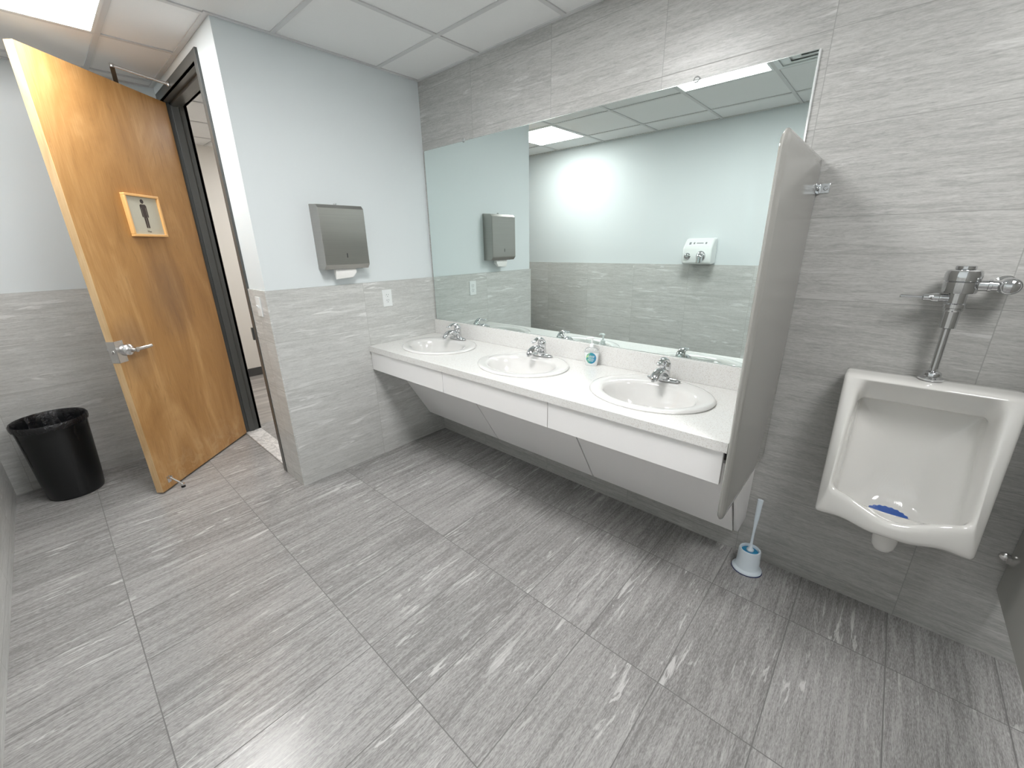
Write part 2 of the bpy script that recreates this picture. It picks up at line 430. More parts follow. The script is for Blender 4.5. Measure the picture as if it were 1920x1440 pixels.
# ------------------------------------------------------------------ ceiling lights and vent
def ceiling_light(x, y, label, mat='light'):
    e = empty('ceiling_light', (x, y, H)); tag(e, label, 'ceiling light', 'square ceiling light panels')
    h = .293; mb = MB()
    for a, b in (((-h, -h), (h, -h+.014)), ((-h, h-.014), (h, h)), ((-h, -h+.014), (-h+.014, h-.014)), ((h-.014, -h+.014), (h, h-.014))):
        mb.box((*a, -.001), (*b, .0055))
    mb.build('frame', M['white_plastic'], e, smooth=0)
    MB().box((-h+.014, -h+.014, .0015), (h-.014, h-.014, .0055)).build('diffuser', M[mat], e, smooth=0)
    return e
cx = lambda k: .602+.61*k-.305
ceiling_light(cx(-1), -1.843, 'lit square ceiling light nearest the open wooden door', 'light_dim')
ceiling_light(cx(2), -1.233, 'lit square ceiling light seen in the mirror above the sinks')
ceiling_light(cx(5), -1.233, 'lit square ceiling light over the stall right of the urinal')
ceiling_light(-1.80, .10, 'lit square ceiling light in the hall beyond the door')

v = tag(empty('ceiling_vent', (cx(3), -1.233, H)), 'square louvred metal air vent in the ceiling, seen at the mirror top', 'vent')
mb = MB(); h = .293
for r0, r1, z0, z1 in ((h, h-.03, -.002, -.002),):
    for a, b in (((-r0, -r0), (r0, -r1)), ((-r0, r1), (r0, r0)), ((-r0, -r1), (-r1, r1)), ((r1, -r1), (r0, r1))): mb.box((*a, -.003), (*b, .005))
mb.build('frame', M['sheet'], v, smooth=0)
for k in range(4):
    r = .258-.062*k; q = r-.052
    MB().rings([[(-r, -r, .0035), (r, -r, .0035), (r, r, .0035), (-r, r, .0035)], [(-q, -q, -.003), (q, -q, -.003), (q, q, -.003), (-q, q, -.003)]],
        cap1=(k == 3)).build('louver', M['sheet'], v, smooth=0)

# ------------------------------------------------------------------ mirror
MX0, MX1, MZ0, MZ1 = .012, 2.3075, .9605, 2.148
mi = tag(empty('wall_mirror', (0, 0, MZ0)), 'large frameless wall mirror above the row of sinks', 'mirror')
g_ = MB().box((MX0, -.0065, 0), (MX1, -.0005, MZ1-MZ0), 1)
g_.add([(MX0+.0015, -.0066, .0015), (MX1-.002, -.0066, .0015), (MX1-.002, -.0066, MZ1-MZ0-.0015), (MX0+.0015, -.0066, MZ1-MZ0-.0015)], [(0, 1, 2, 3)], 0)
g_.build('mirror_glass', [M['mirror'], M['mirror_edge']], mi, smooth=0)
MB().box((MX1, -.0085, 0), (MX1+.006, -.0003, MZ1-MZ0)).build('edge_strip', plain('polished glass edge', (.85, .87, .87), .15, metal=.35), mi, bevel=.002)
for x in (.43, 1.884):
    MB().lathe([(.004, -.013), (.010, -.012), (.013, -.007), (.013, -.0005)], (x, 0, MZ1-MZ0+.004), 'y', 20).build('mirror_clip', M['clear'], mi)

# ------------------------------------------------------------------ vanity
CT = .850; CD = .613; CX1 = 2.356; SY = -.302; SINKS = (.405, 1.168, 1.937)
van = tag(empty('vanity_counter', (0, 0, 0)), 'long white speckled quartz vanity counter with three sinks under the mirror', 'vanity')
mb = MB(); xs = [.0005, .79, 1.56, CX1]; t0 = CT-.038; N = 64
for i, sx in enumerate(SINKS):
    x0, x1 = xs[i], xs[i+1]; y0, y1 = -CD, -.001
    angs = sorted(set([2*PI*k/N for k in range(N)] + [math.atan2(yy-SY, xx-sx) % (2*PI) for xx in (x0, x1) for yy in (y0, y1)]))
    inner, outer = [], []
    for a in angs:
        c, s_ = math.cos(a), math.sin(a)
        inner.append((sx+.245*c, SY+.205*s_))
        t = min([(x1-sx)/c if c > 1e-9 else ((x0-sx)/c if c < -1e-9 else 1e9), (y1-SY)/s_ if s_ > 1e-9 else ((y0-SY)/s_ if s_ < -1e-9 else 1e9)])
        outer.append((sx+t*c, SY+t*s_))
    mb.rings([[(p, q, t0) for p, q in outer], [(p, q, CT) for p, q in outer], [(p, q, CT) for p, q in inner], [(p, q, t0) for p, q in inner], [(p, q, t0) for p, q in outer]][1:4] + [[(p, q, t0) for p, q in outer]])
    # outer skirt only on the true outside edges
mb.add([(xs[0], -CD, t0), (CX1, -CD, t0), (CX1, -CD, CT), (xs[0], -CD, CT)], [(0, 1, 2, 3)])
mb.add([(CX1, -CD, t0), (CX1, -.001, t0), (CX1, -.001, CT), (CX1, -CD, CT)], [(0, 1, 2, 3)])
mb.add([(xs[0], -CD, t0), (xs[0], -.001, t0), (xs[0], -.001, CT), (xs[0], -CD, CT)], [(0, 1, 2, 3)])
top = mb.build('countertop', M['quartz'], van, smooth=0)
MB().box((.0005, -.021, CT), (CX1, -.001, MZ0-.001)).build('backsplash', M['quartz'], van, bevel=.0015)
seams = [.002, .795, 1.573, 2.346]
for i in range(3):
    MB().box((seams[i]+.0018, -.603, .678), (seams[i+1]-.0018, -.585, t0-.001)).build('front_panel', M['laminate'], van, bevel=.001)
prof = [(-.435, .682), (-.147, .200)]
dv = Vector((prof[1][0]-prof[0][0], prof[1][1]-prof[0][1])).normalized(); nv = Vector((-dv[1], dv[0]))
if nv[0] < 0: nv = -nv
for i in range(3):
    poly = [prof[0], prof[1], (prof[1][0]+nv[0]*.016, prof[1][1]+nv[1]*.016), (prof[0][0]+nv[0]*.016, prof[0][1]+nv[1]*.016)]
    MB().prism(poly, 'x', seams[i]+.0040, seams[i+1]-(.010 if i == 2 else .0040)).build('knee_panel', M['laminate'], van, bevel=.001)
MB().prism([(-.41, .682), (-.155, .213), (-.145, .206), (-.003, .206), (-.003, .682)], 'x', 2.342, 2.357).build('end_panel', M['laminate'], van, bevel=.001)
MB().box((.002, -.585, .806), (2.34, -.56, t0-.001)).box((.002, -.56, .75), (.02, -.44, t0-.001)).build('support_rail', M['laminate'], van)

# ------------------------------------------------------------------ sinks
def make_sink():
    e = empty('sink', (SINKS[0], SY, CT))
    prof = [  # (scale a, scale b, z, y-shift)
        (.268, .222, -.010, 0), (.282, .234, .0006, 0), (.284, .236, .006, 0), (.280, .232, .0115, 0), (.269, .221, .0135, 0),
        (.240, .200, .0115, 0), (.226, .176, .0095, -.014), (.217, .163, .006, -.018), (.209, .155, -.004, -.019), (.200, .147, -.030, -.020),
        (.184, .134, -.070, -.022), (.158, .112, -.110, -.024), (.115, .082, -.140, -.022), (.065, .052, -.154, -.018), (.028, .028, -.160, -.014), (.022, .022, -.162, -.014)]
    N = 72
    rs = [[(a*math.cos(2*PI*i/N), b*math.sin(2*PI*i/N)+sh, z) for i in range(N)] for a, b, z, sh in prof]
    out = [[(a*math.cos(2*PI*i/N), b*math.sin(2*PI*i/N)+sh, z) for i in range(N)] for a, b, z, sh in
           ((.04, .04, -.175, -.014), (.13, .10, -.155, -.02), (.185, .14, -.115, -.02), (.215, .165, -.05, -.015), (.230, .185, -.010, -.005))]
    MB().rings(out+rs, cap0=True, cap1=True).build('bowl', M['sink_white'], e, smooth=50)
    MB().lathe([(.022, 0), (.024, .002), (.020, .004), (.010, .003), (.008, .006), (.002, .0065)], (0, -.014, -.1605), 'z', 24).build('drain', M['chrome'], e)
    MB().lathe([(.011, 0), (.011, .002), (.006, .002), (.006, .0005)], (0, -.158, -.052), 'y', 16, sy=.7).build('overflow_ring', M['chrome'], e)
    return e
def make_faucet():
    e = empty('faucet', (0, 0, 0))
    # base plate: long oval dome
    MB().lathe([(.024, 0), (.0275, .002), (.0275, .007), (.024, .012), (.015, .0165), (.004, .018)], (0, 0, 0), 'z', 40, sx=3.1, sy=1).build('base_plate', M['chrome'], e, smooth=60)
    b = MB()
    b.lathe([(.030, .006), (.029, .018), (.027, .034), (.025, .050), (.0235, .056)], (0, .004, 0), 'z', 32)
    b.tube([(0, .004, .022), (0, -.022, .044), (0, -.052, .058), (0, -.084, .056), (0, -.108, .043), (0, -.120, .028)], [.028, .027, .0245, .0225, .0215, .019], 24, flat=.66, sub=4)
    b.lathe([(.012, 0), (.0125, .006), (.0125, .012)], (0, -.1205, .021), 'z', 20)
    b.build('spout', M['chrome'], e, smooth=60)
    b = MB()
    b.lathe([(.0250, .0565), (.0265, .062), (.0265, .076), (.0245, .088), (.018, .097), (.006, .101)], (0, .004, 0), 'z', 32)
    b.tube([(0, .008, .070), (0, .004, .092), (0, -.016, .108), (0, -.044, .110), (0, -.066, .101), (0, -.084, .099), (0, -.094, .103)], [.020, .023, .019, .014, .0115, .012, .006], 20, flat=.62, sub=4)
    b.build('handle', M['chrome'], e, smooth=60)
    return e
s0, f0 = make_sink(), make_faucet()
sl = ['oval white drop-in sink nearest the towel dispenser wall', 'oval white drop-in sink in the middle of the row, left of the soap bottle', 'oval white drop-in sink next to the grey privacy screen']
fl = ['chrome single-lever faucet on the sink nearest the dispenser wall', 'chrome single-lever faucet on the middle sink', 'chrome single-lever faucet on the sink next to the privacy screen']
for i, x in enumerate(SINKS):
    s = s0 if i == 0 else copy_tree(s0); s.location = (x-.006, SY, CT); tag(s, sl[i], 'sink', 'oval sinks set in the vanity')
    f = f0 if i == 0 else copy_tree(f0); f.location = ((.372, 1.150, 1.917)[i], -.108, CT+.0125); tag(f, fl[i], 'faucet', 'chrome faucets on the sinks')

# ------------------------------------------------------------------ soap bottle
e = tag(empty('soap_bottle', (1.478, -.066, CT), math.radians(24)), 'clear-topped pump bottle of hand soap with a round blue-green label, against the backsplash', 'soap bottle')
bp_ = [(.030, .019, 0), (.0335, .0215, .004), (.0365, .023, .03), (.040, .024, .06), (.0425, .0235, .078), (.040, .0225, .090), (.030, .018, .101), (.014, .013, .107), (.0125, .0125, .112)]
N = 40
se = lambda a, b, z, i: (a*abs(math.cos(2*PI*i/N))**.8*(1 if math.cos(2*PI*i/N) >= 0 else -1), b*abs(math.sin(2*PI*i/N))**.8*(1 if math.sin(2*PI*i/N) >= 0 else -1), z)
MB().rings([[se(a, b, z, i) for i in range(N)] for a, b, z in bp_[:5]], cap0=True, cap1=True).build('bottle_body', M['white_plastic'], e, smooth=60)
MB().rings([[se(a, b, z, i) for i in range(N)] for a, b, z in bp_[4:]], cap1=True).build('bottle_shoulder', M['clear'], e, smooth=60)
p = MB().lathe([(.0145, .108), (.0145, .122), (.010, .126), (.005, .128), (.0045, .150), (.0045, .152)], (0, 0, 0), 'z', 24)
p.tube([(.010, 0, .157), (0, 0, .159), (-.018, 0, .158), (-.034, 0, .153), (-.037, 0, .147)], [.007, .0085, .007, .005, .004], 12, flat=.7, sub=3)
p.build('pump', M['white_plastic'], e)
# label follows the front of the bottle
lb = MB(); N2 = 36; rr = []
for r in (0.0005, .009, .018, .0265, .0285):
    ring = []
    for i in range(N2):
        a = 2*PI*i/N2; lx, lz = r*math.cos(a), .047+r*1.12*math.sin(a)
        zz = max(0, min(.078, lz)); A_ = np.interp(zz, [p_[2] for p_ in bp_], [p_[0] for p_ in bp_]); B_ = np.interp(zz, [p_[2] for p_ in bp_], [p_[1] for p_ in bp_])
        c = min(1, abs(lx)/A_)**(1/.8); ly = -B_*(math.sqrt(max(0, 1-c*c))**.8)-.0007
        ring.append((lx, ly, lz))
    rr.append(ring)
lo = lb.rings(rr, cap0=True).build('label', M['label'], e, smooth=60)
tx = text('lettering', 'softsoap', .0105, M['white_plastic'], e, (0.002, -.0250, .060), (PI/2, 0, 0))
mbl = MB()
for z, wd in ((.052, .017), (.044, .015), (.037, .017), (.030, .012)): mbl.box((-wd, -.0248, z), (wd, -.0230, z+.0020))
mbl.build('label_print', M['brush_white'], e, smooth=0)

# ------------------------------------------------------------------ towel dispenser
e = tag(empty('paper_towel_dispenser', (0, -.727, 1.385)), 'brushed stainless steel paper towel dispenser on the painted wall', 'towel dispenser')
hw = .1455; ch = .024
hb = MB(); sec_ = [(-.009, 0), (.078, 0), (.0985, .024), (.0985, .352), (.078, .371), (-.009, .377)]
hb.rings([[(x_, -hw, z1_) for x_, z1_ in sec_], [(x_, hw, z1_) for x_, z1_ in sec_]], cap0=True, cap1=True)
hb.build('housing', M['stainless'], e, smooth=0, bevel=.0025)
MB().box((.0984, -hw+.003, .027), (.1004, hw-.003, .350)).build('front_door', M['stainless'], e, smooth=0, bevel=.0008)
MB().box((.098, -.004+.0, .068), (.1012, .0015, .094)).build('lock_slot', M['slot'], e, smooth=0)
MB().lathe([(.009, 0), (.009, .006), (.006, .008)], (.030, 0, .377), 'z', 16).build('latch_knob', M['satin'], e)
MB().box((.012, -.11, -.0015), (.066, .11, .0005)).build('slot_plate', M['slot'], e, smooth=0)
pt = tag(MB().rings([[(.030, -.070, .004), (.060, -.070, .004), (.060, .062, .004), (.030, .062, .004)],
                 [(.034, -.071, -.025), (.063, -.072, -.022), (.067, .064, -.022), (.030, .068, -.025)],
                 [(.044, -.069, -.060), (.050, -.069, -.060), (.060, .040, -.052), (.052, .040, -.054)]], cap0=True, cap1=True).build('paper_towel', M['paper'], None, loc=(0, -.727, 1.3835), smooth=30),
         'white paper towel hanging out of the stainless dispenser', 'paper towel')

# ------------------------------------------------------------------ outlet and light switch
e = tag(empty('power_outlet', (0, -.423, 1.166)), 'white duplex power outlet in the tile above the sinks', 'outlet')
MB().box((0, -.037, -.059), (.0055, .037, .059)).build('cover_plate', M['white_plastic'], e, bevel=.002)
for z in (.019, -.019):
    so = MB().lathe([(.0165, .0055), (.0165, .0075), (.015, .008)], (0, 0, z), 'x', 24).build('socket', M['white_plastic'], e)
    MB().box((.0078, -.0085, z+.001), (.0084, -.0060, z+.009)).box((.0078, .0058, z+.001), (.0084, .0080, z+.0095)).box((.0078, -.002, z-.010), (.0084, .002, z-.005)).build('contact_slot', M['slot'], so, smooth=0)
e = tag(empty('light_switch', (-.132, -W1, 1.185)), 'white light switch on the narrow tiled return beside the doorway', 'light switch')
MB().box((-.036, -.0055, -.059), (.036, 0, .059)).build('cover_plate', M['white_plastic'], e, bevel=.002)
MB().prism([(-.005, -.012), (-.019, .010), (-.016, .014), (-.005, .006)], 'x', -.005, .005).build('toggle', M['white_plastic'], e, bevel=.001)

# ------------------------------------------------------------------ privacy screen (partition beside the vanity)
def slab_panel(x0, x1, yf, z0, z1, rad, mat, parent):
    def outline(x, ins):
        pts = [(x, -.003, z1-ins)]; rr = max(rad-ins, .008); y0, za, zb = yf+ins, z0+ins, z1-ins
        for k in range(9):
            a = PI/2+(PI/2)*k/8; pts.append((x, y0+rr+rr*math.cos(a), zb-rr+rr*math.sin(a)))
        for k in range(9):
            a = PI+(PI/2)*k/8; pts.append((x, y0+rr+rr*math.cos(a), za+rr+rr*math.sin(a)))
        pts.append((x, -.003, za)); return pts
    R = [outline(x0, .038), outline(x0, .034), outline(x0+.0012, .020), outline(x0+.004, .006), outline(x0+.009, 0), outline(x1-.009, 0), outline(x1-.0045, .004), outline(x1-.0020, .014), outline(x1-.0007, .026), outline(x1-.00005, .032), outline(x1, .0335), outline(x1, .038)]
    return MB().rings(R, cap0=True, cap1=True).build('panel', mat, parent, smooth=40)
e = tag(empty('privacy_screen', (2.371, 0, .545)), 'glossy grey privacy screen fixed to the wall between the vanity and the urinal', 'privacy screen')
e.location = (0, 0, 0)
slab_panel(2.3585, PX, -.642, .543, 1.799, .055, M['partition'], e)
def bracket(px, z, s, parent):
    b = MB().box((px, -.003, z-.017), (px+s*.040, -.0002, z+.017))
    b.box((px, -.046, z-.016), (px+s*.003, -.003, z+.016))
    b.box((px+s*.0005, -.013, z-.019), (px+s*.011, -.0005, z+.015))
    for q in (.028,):
        b.lathe([(.006, -.0075), (.008, -.006), (.008, -.003)], (px+s*q, 0, z), 'y', 14)
    b.lathe([(.008, 0), (.008, s*.003), (.006, s*.0045)], (px+s*.003, -.032, z), 'x', 14)
    return b.build('wall_bracket', M['chrome'], parent, bevel=.001)
bracket(PX, 1.690, 1, e)
# stall partition right of the urinal
e = tag(empty('stall_partition', (0, 0, 0)), 'dark grey stall partition at the right edge, right of the urinal', 'stall partition')
MB().box((X3, -1.45, .287), (X3+.025, -.004, 1.80)).build('panel', M['partition'], e, bevel=.003)
MB().lathe([(.016, 0), (.016, -.010), (.010, -.016), (.002, -.018)], (X3-.012, -.001, .428), 'y', 20).box((X3-.012, -.030, .416), (X3, -.002, .440)).build('wall_bracket', M['satin'], e, smooth=40)

# ------------------------------------------------------------------ urinal
UX = 2.827
def urinal():
    e = tag(empty('urinal', (UX, 0, 0)), 'white porcelain wall-hung urinal with chrome flush valve above', 'urinal')
    nT, nS, nB, nC = 10, 12, 14, 4
    def ring(hwt, hwb, zt, zb, yt, yb, rad, bot=None, rb=None, inset=0):
        rb = rad if rb is None else rb; pts = []
        def Y(z): t = (zt-z)/(zt-zb); return yt+(yb-yt)*max(0, min(1, t))
        def HWf(z): t = (zt-z)/(zt-zb); return hwt+(hwb-hwt)*t
        for k in range(nT): x = -hwt+rad+(2*(hwt-rad))*k/(nT-1); pts.append((x, yt, zt))
        for k in range(1, nC): a = PI/2*(1-k/nC); z = zt-rad+rad*math.sin(a); pts.append((hwt-rad+rad*math.cos(a), Y(z), z))
        for k in range(nS): z = zt-rad-(zt-zb-rad-rb)*k/(nS-1); pts.append((HWf(z), Y(z), z))
        for k in range(1, nC): a = -PI/2*k/nC; z = zb+rb+rb*math.sin(a); pts.append((hwb-rb+rb*math.cos(a), Y(z), z))
        for k in range(nB): x = hwb-rb-2*(hwb-rb)*k/(nB-1); pts.append((x, yb, zb))
        for k in range(1, nC): a = -PI/2-PI/2*k/nC; z = zb+rb+rb*math.sin(a); pts.append((-hwb+rb+rb*math.cos(a), Y(z), z))
        for k in range(nS): z = zb+rb+(zt-zb-rad-rb)*k/(nS-1); pts.append((-HWf(z), Y(z), z))
        for k in range(1, nC): a = PI-PI/2*k/nC; z = zt-rad+rad*math.sin(a); pts.append((-hwt+rad+rad*math.cos(a), Y(z), z))
        if bot:
            out = []
            for (x, y, z) in pts:
                wz = max(0, 1-(z-zb)/.07)      # only near the bottom edge
                s = min(1, abs(x)/hwb); dz, dy = bot(s)
                out.append((x, y+dy*wz, z+dz*wz))
            pts = out
        return pts
    low = lambda s: (.016*math.exp(-((s-.62)/.24)**2)+.008*math.exp(-(s/.16)**2), -.045*(1-s)**1.0)
    lowm = lambda s: (.012*math.exp(-((s-.62)/.24)**2), -.045*(1-s))
    lip = lambda s: (-.042*(.5+.5*math.cos(PI*min(1, s*1.08))), -.045*(1-s))
    R = [
        ring(.2265, .185, 1.040, .425, -.0003, -.0003, .012, rb=.05),
        ring(.2265, .190, 1.0405, .430, -.050, -.060, .012, rb=.05),
        ring(.2265, .200, 1.041, .470, -.105, -.170, .014, rb=.03),
        ring(.2265, .210, 1.0395, .516, -.132, -.262, .014, low, rb=.012),
        ring(.2245, .2115, 1.035, .522, -.146, -.284, .016, low, rb=.012),
        ring(.2150, .2050, 1.030, .540, -.153, -.291, .020, low, rb=.014),
        ring(.1990, .1960, 1.027, .575, -.154, -.292, .026, lowm, rb=.02),
        ring(.1860, .1880, 1.024, .618, -.152, -.290, .032, lip, rb=.024),
        ring(.1790, .1830, 1.019, .632, -.146, -.283, .036, lip, rb=.026),
        ring(.1740, .1790, 1.010, .634, -.136, -.271, .036, lip, rb=.026),
        ring(.1710, .1750, .985, .618, -.112, -.255, .034, lip, rb=.026),
        ring(.1680, .1700, .948, .585, -.080, -.235, .026, None, rb=.03),
        ring(.1670, .1660, .936, .560, -.068, -.215, .016, None, rb=.035),
        ring(.1665, .1640, .934, .552, -.052, -.205, .012, None, rb=.035),
        ring(.1650, .1600, .944, .540, -.030, -.195, .010, None, rb=.035),
        ring(.1620, .1500, .936, .528, -.018, -.180, .010, None, rb=.035),
        ring(.1560, .1200, .915, .520, -.018, -.150, .010, None, rb=.04),
        ring(.1100, .0800, .860, .535, -.018, -.090, .020, None, rb=.04),
        ring(.0600, .0500, .800, .620, -.018, -.045, .020, None, rb=.03),
    ]
    MB().rings(R, cap0=True, cap1=True).build('bowl', M['porcelain'], e, smooth=60, subsurf=1)
    MB().lathe([(.006, -.080), (.018, -.077), (.028, -.068), (.035, -.052), (.038, -.025), (.040, .03)], (.012, -.150, .452), 'z', 28).build('drain_outlet', M['porcelain'], e, smooth=60)
    return e
urinal()
k = lambda a: 1+.035*math.cos(22*a)
mt = MB().lathe([(.060, 0), (.062, .003), (.062, .006), (.060, .008)], (0, 0, 0), 'z', 132, k=k)
mt = mt.build('urinal_screen', M['blue_mat'], None, loc=(UX-.005, -.212, .547), rot=(math.radians(6), 0, 0), smooth=30)
tag(mt, 'blue scalloped plastic urinal screen lying in the bowl of the urinal', 'urinal screen')

# flush valve
e = tag(empty('flush_valve', (UX+.003, -.075, 1.043)), 'chrome flush valve with side lever above the urinal', 'flush valve')
z_ = lambda z: z-1.041
MB().lathe([(.032, 0), (.034, .004), (.034, .007), (.030, .010), (.024, .013), (.024, .024), (.0215, .027), (.015, .030), (.012, .031)], (0, 0, 0), 'z', 8*4,
    k=lambda a: 1+.012*math.cos(6*a)).build('spud_flange', M['chrome'], e, smooth=40)
MB().lathe([(.0110, .02), (.0110, z_(1.224))], (0, 0, 0), 'z', 24).build('flush_tube', M['chrome'], e)
MB().lathe([(.0140, z_(1.219)), (.0200, z_(1.222)), (.0205, z_(1.276)), (.024, z_(1.280)), (.024, z_(1.286)), (.0275, z_(1.288)), (.0275, z_(1.300)), (.0235, z_(1.303)), (.0235, z_(1.345))], (0, 0, 0), 'z', 36,
    ).build('coupling', M['chrome'], e, smooth=40)
MB().lathe([(.020, z_(1.333)), (.040, z_(1.336)), (.0415, z_(1.340)), (.0415, z_(1.370)), (.039, z_(1.373)), (.043, z_(1.375)), (.043, z_(1.380)), (.044, z_(1.392)), (.041, z_(1.405)), (.036, z_(1.408)),
    (.022, z_(1.4085)), (.0245, z_(1.411)), (.0245, z_(1.419)), (.022, z_(1.421))], (0, 0, 0), 'z', 48).build('valve_body', M['chrome'], e, smooth=35)
h_ = MB()
h_.lathe([(.012, -.018), (.0125, -.040), (.0145, -.041), (.0145, -.056), (.0115, -.060), (.0105, -.078), (.007, -.081)], (0, -.004, z_(1.318)), 'x', 28)
h_.lathe([(.0045, -.078), (.0045, -.100), (.0052, -.118), (.0060, -.134), (.0045, -.137)], (0, -.004, z_(1.318)), 'x', 20)
h_.build('lever_handle', M['chrome'], e, smooth=40)
o_ = MB()
o_.lathe([(.0175, .030), (.0175, .058), (.0195, .059), (.0195, .066), (.0165, .067), (.0165, .094)], (0, 0, z_(1.362)), 'x', 28)
o_.build('side_outlet', M['chrome'], e, smooth=40)
st = MB().lathe([(.034, .0845), (.034, .079), (.028, .076), (.020, .070), (.020, .035), (.0235, .030), (.0255, .010), (.0255, -.020), (.024, -.026), (.0205, -.029), (.0195, -.029), (.0185, -.034), (.010, -.039), (.002, -.040)], (.103, 0, z_(1.362)), 'y', 40)
st.build('stop_valve', M['chrome'], e, smooth=40)

# ------------------------------------------------------------------ toilet brush
e = tag(empty('brush_holder', (2.416, -.108, 0)), 'white plastic toilet brush holder with blue inside, on the floor by the vanity end', 'brush holder')
MB().lathe([(.066, 0), (.067, .002), (.066, .005)], (0, 0, 0), 'z', 40, sy=.9).build('base_ring', M['navy'], e)
MB().lathe([(.064, .004), (.0645, .008), (.061, .013), (.052, .017), (.0505, .020), (.0465, .108), (.0445, .1165), (.041, .118), (.037, .114), (.036, .100)], (0, 0, 0), 'z', 48, sy=.92, cap1=False).build('cup', M['brush_white'], e, smooth=40)
MB().lathe([(.0355, .095), (.0355, .104), (.020, .1065), (.003, .107)], (0, 0, 0), 'z', 40, sy=.92).build('liner', M['turquoise'], e)
e = tag(empty('toilet_brush', (2.416, -.108, .105)), 'white long-handled toilet brush standing in its holder', 'toilet brush')
MB().lathe([(.015, .002), (.0155, .009), (.011, .015), (.0075, .020), (.006, .035)], (0, 0, 0), 'z', 24).build('collar', M['brush_white'], e)
MB().tube([(0, 0, .02), (0, 0, .10), (.0005, 0, .14), (.001, 0, .19), (.0015, 0, .25), (.002, 0, .284)], [.0058, .0052, .0065, .0098, .0108, .0118], 16, flat=.6, sub=3, up=(0, 1, 0)).build('handle', M['brush_white'], e, smooth=60)

# ------------------------------------------------------------------ wastebasket
BX, BY = -1.138, -2.228
e = tag(empty('wastebasket', (BX, BY, 0)), 'black tapered plastic wastebasket with a bin liner, behind the open door', 'wastebasket')
ba = [(.128, .126, 0, 0), (.136, .133, .004, 0), (.140, .137, .02, 0), (.150, .145, .12, 0), (.172, .162, .44, 0), (.180, .167, .495, 0), (.187, .173, .50, 0), (.188, .174, .518, 0), (.185, .171, .523, 0), (.179, .166, .518, 0), (.172, .160, .47, 0), (.150, .145, .16, 0), (.138, .135, .03, 0)]
N = 56
MB().rings([[(a*math.cos(2*PI*i/N)+.0, b*math.sin(2*PI*i/N), z) for i in range(N)] for a, b, z, _ in ba], cap0=True, cap1=True).build('bin', M['black'], e, smooth=50)
random.seed(3)
N = 90; ph = [random.uniform(0, 6.28) for _ in range(6)]
wob = lambda i, am: am*(math.sin(11*2*PI*i/N+ph[0])+.7*math.sin(19*2*PI*i/N+ph[1])+.6*math.sin(29*2*PI*i/N+ph[2]))
bag = [(.1880, .1740, .487, .0016), (.1905, .1765, .500, .0010), (.1905, .1765, .518, .0005), (.1860, .1720, .5255, .0004), (.1770, .1640, .518, .0008), (.172, .164, .49, .003), (.160, .152, .40, .0055), (.146, .141, .28, .007), (.132, .128, .16, .007), (.10, .10, .10, .006)]
t = NT('black bin liner'); t.set(Base_Color=(.012, .012, .014), Roughness=.22); tc = t.n('ShaderNodeTexCoord').outputs['Object']; t.bump(t.noise(tc, 26, 4, .6, 1.5), .8, .01)
M['bag'] = t.m
MB().rings([[((a+wob(i, w_))*math.cos(2*PI*i/N), (b+wob(i, w_))*math.sin(2*PI*i/N), z+(wob(i, .004) if j == 0 else 0)) for i in range(N)] for j, (a, b, z, w_) in enumerate(bag)], cap1=True).build('bin_liner', M['bag'], e, smooth=60)

# ------------------------------------------------------------------ door
DTH = -.829
door = tag(empty('door_1', (-1.231, -1.181, 0), DTH), 'open maple-veneer washroom door with chrome lever', kind='structure')
ZB, ZT, DW, DT = .012, 2.460, .912, .044
dp = MB().box((0, -DT, ZB), (DW, 0, ZT))
dp.mi = [1 if i in (5, 0, 1) else 0 for i in range(6)]
dp.build('door_leaf', [M['wood'], M['wood_edge']], door, bevel=.0015)
# wrap-around guard plate, latch
g1 = MB().box((.857, 0, .892), (DW+.0015, .0016, 1.020)).box((DW, -DT, .892), (DW+.0015, .0016, 1.020)).box((.857, -DT-.0016, .892), (DW+.0015, -DT, 1.020)).build('guard_plate', M['satin'], door, smooth=0)
MB().lathe([(.012, .0015), (.012, .003), (.010, .0035)], (DW, -DT/2, .955), 'x', 20).box((DW+.001, -DT/2-.006, .947), (DW+.013, -DT/2+.006, .963)).build('latch_bolt', M['satin'], door, bevel=.001)
for z in (.905, 1.008):
    MB().lathe([(.0035, .0016), (.003, .0026)], (.869, 0, z), 'y', 10).build('screw', M['chrome'], g1)
hd = MB().lathe([(.036, 0), (.036, .008), (.035, .016), (.029, .024), (.020, .029), (.015, .033), (.014, .046), (.016, .050), (.015, .064), (.004, .067)], (.846, .0016, .958), 'y', 36)
hd.tube([(.846, .056, .958), (.820, .059, .959), (.790, .060, .959), (.762, .059, .958), (.738, .055, .958)], [.014, .0135, .0125, .0125, .0125], 16, flat=.9, sub=3)
hd.build('lever_handle', M['satin'], door, smooth=45)
MB().lathe([(.034, 0), (.034, -.006), (.024, -.018), (.0125, -.026), (.012, -.060)], (.846, -DT-.0016, .958), 'y', 30).tube([(.846, -DT-.056, .958), (.79, -DT-.058, .960), (.742, -DT-.052, .956)], [.0115, .009, .010], 14, flat=.75, sub=3).build('lever_handle', M['chrome'], door, smooth=45)
# kick-down stop
ds = MB().box((.834, 0, .052), (.860, .004, .098)).box((.836, .004, .082), (.841, .020, .096)).box((.853, .004, .082), (.858, .020, .096))
ds.tube([(.847, .014, .088), (.842, .030, .068), (.832, .052, .040), (.827, .063, .022)], [.0055, .0055, .006, .008], 14, sub=3)
ds.lathe([(.009, .013), (.0115, .015), (.0115, .026)], (.826, .064, 0), 'z', 20)
stp = ds.build('kick_stop', M['satin'], door, smooth=45)
MB().lathe([(.012, 0), (.0125, .003), (.0115, .014)], (.826, .064, 0), 'z', 20).build('rubber_tip', M['rubber'], stp)
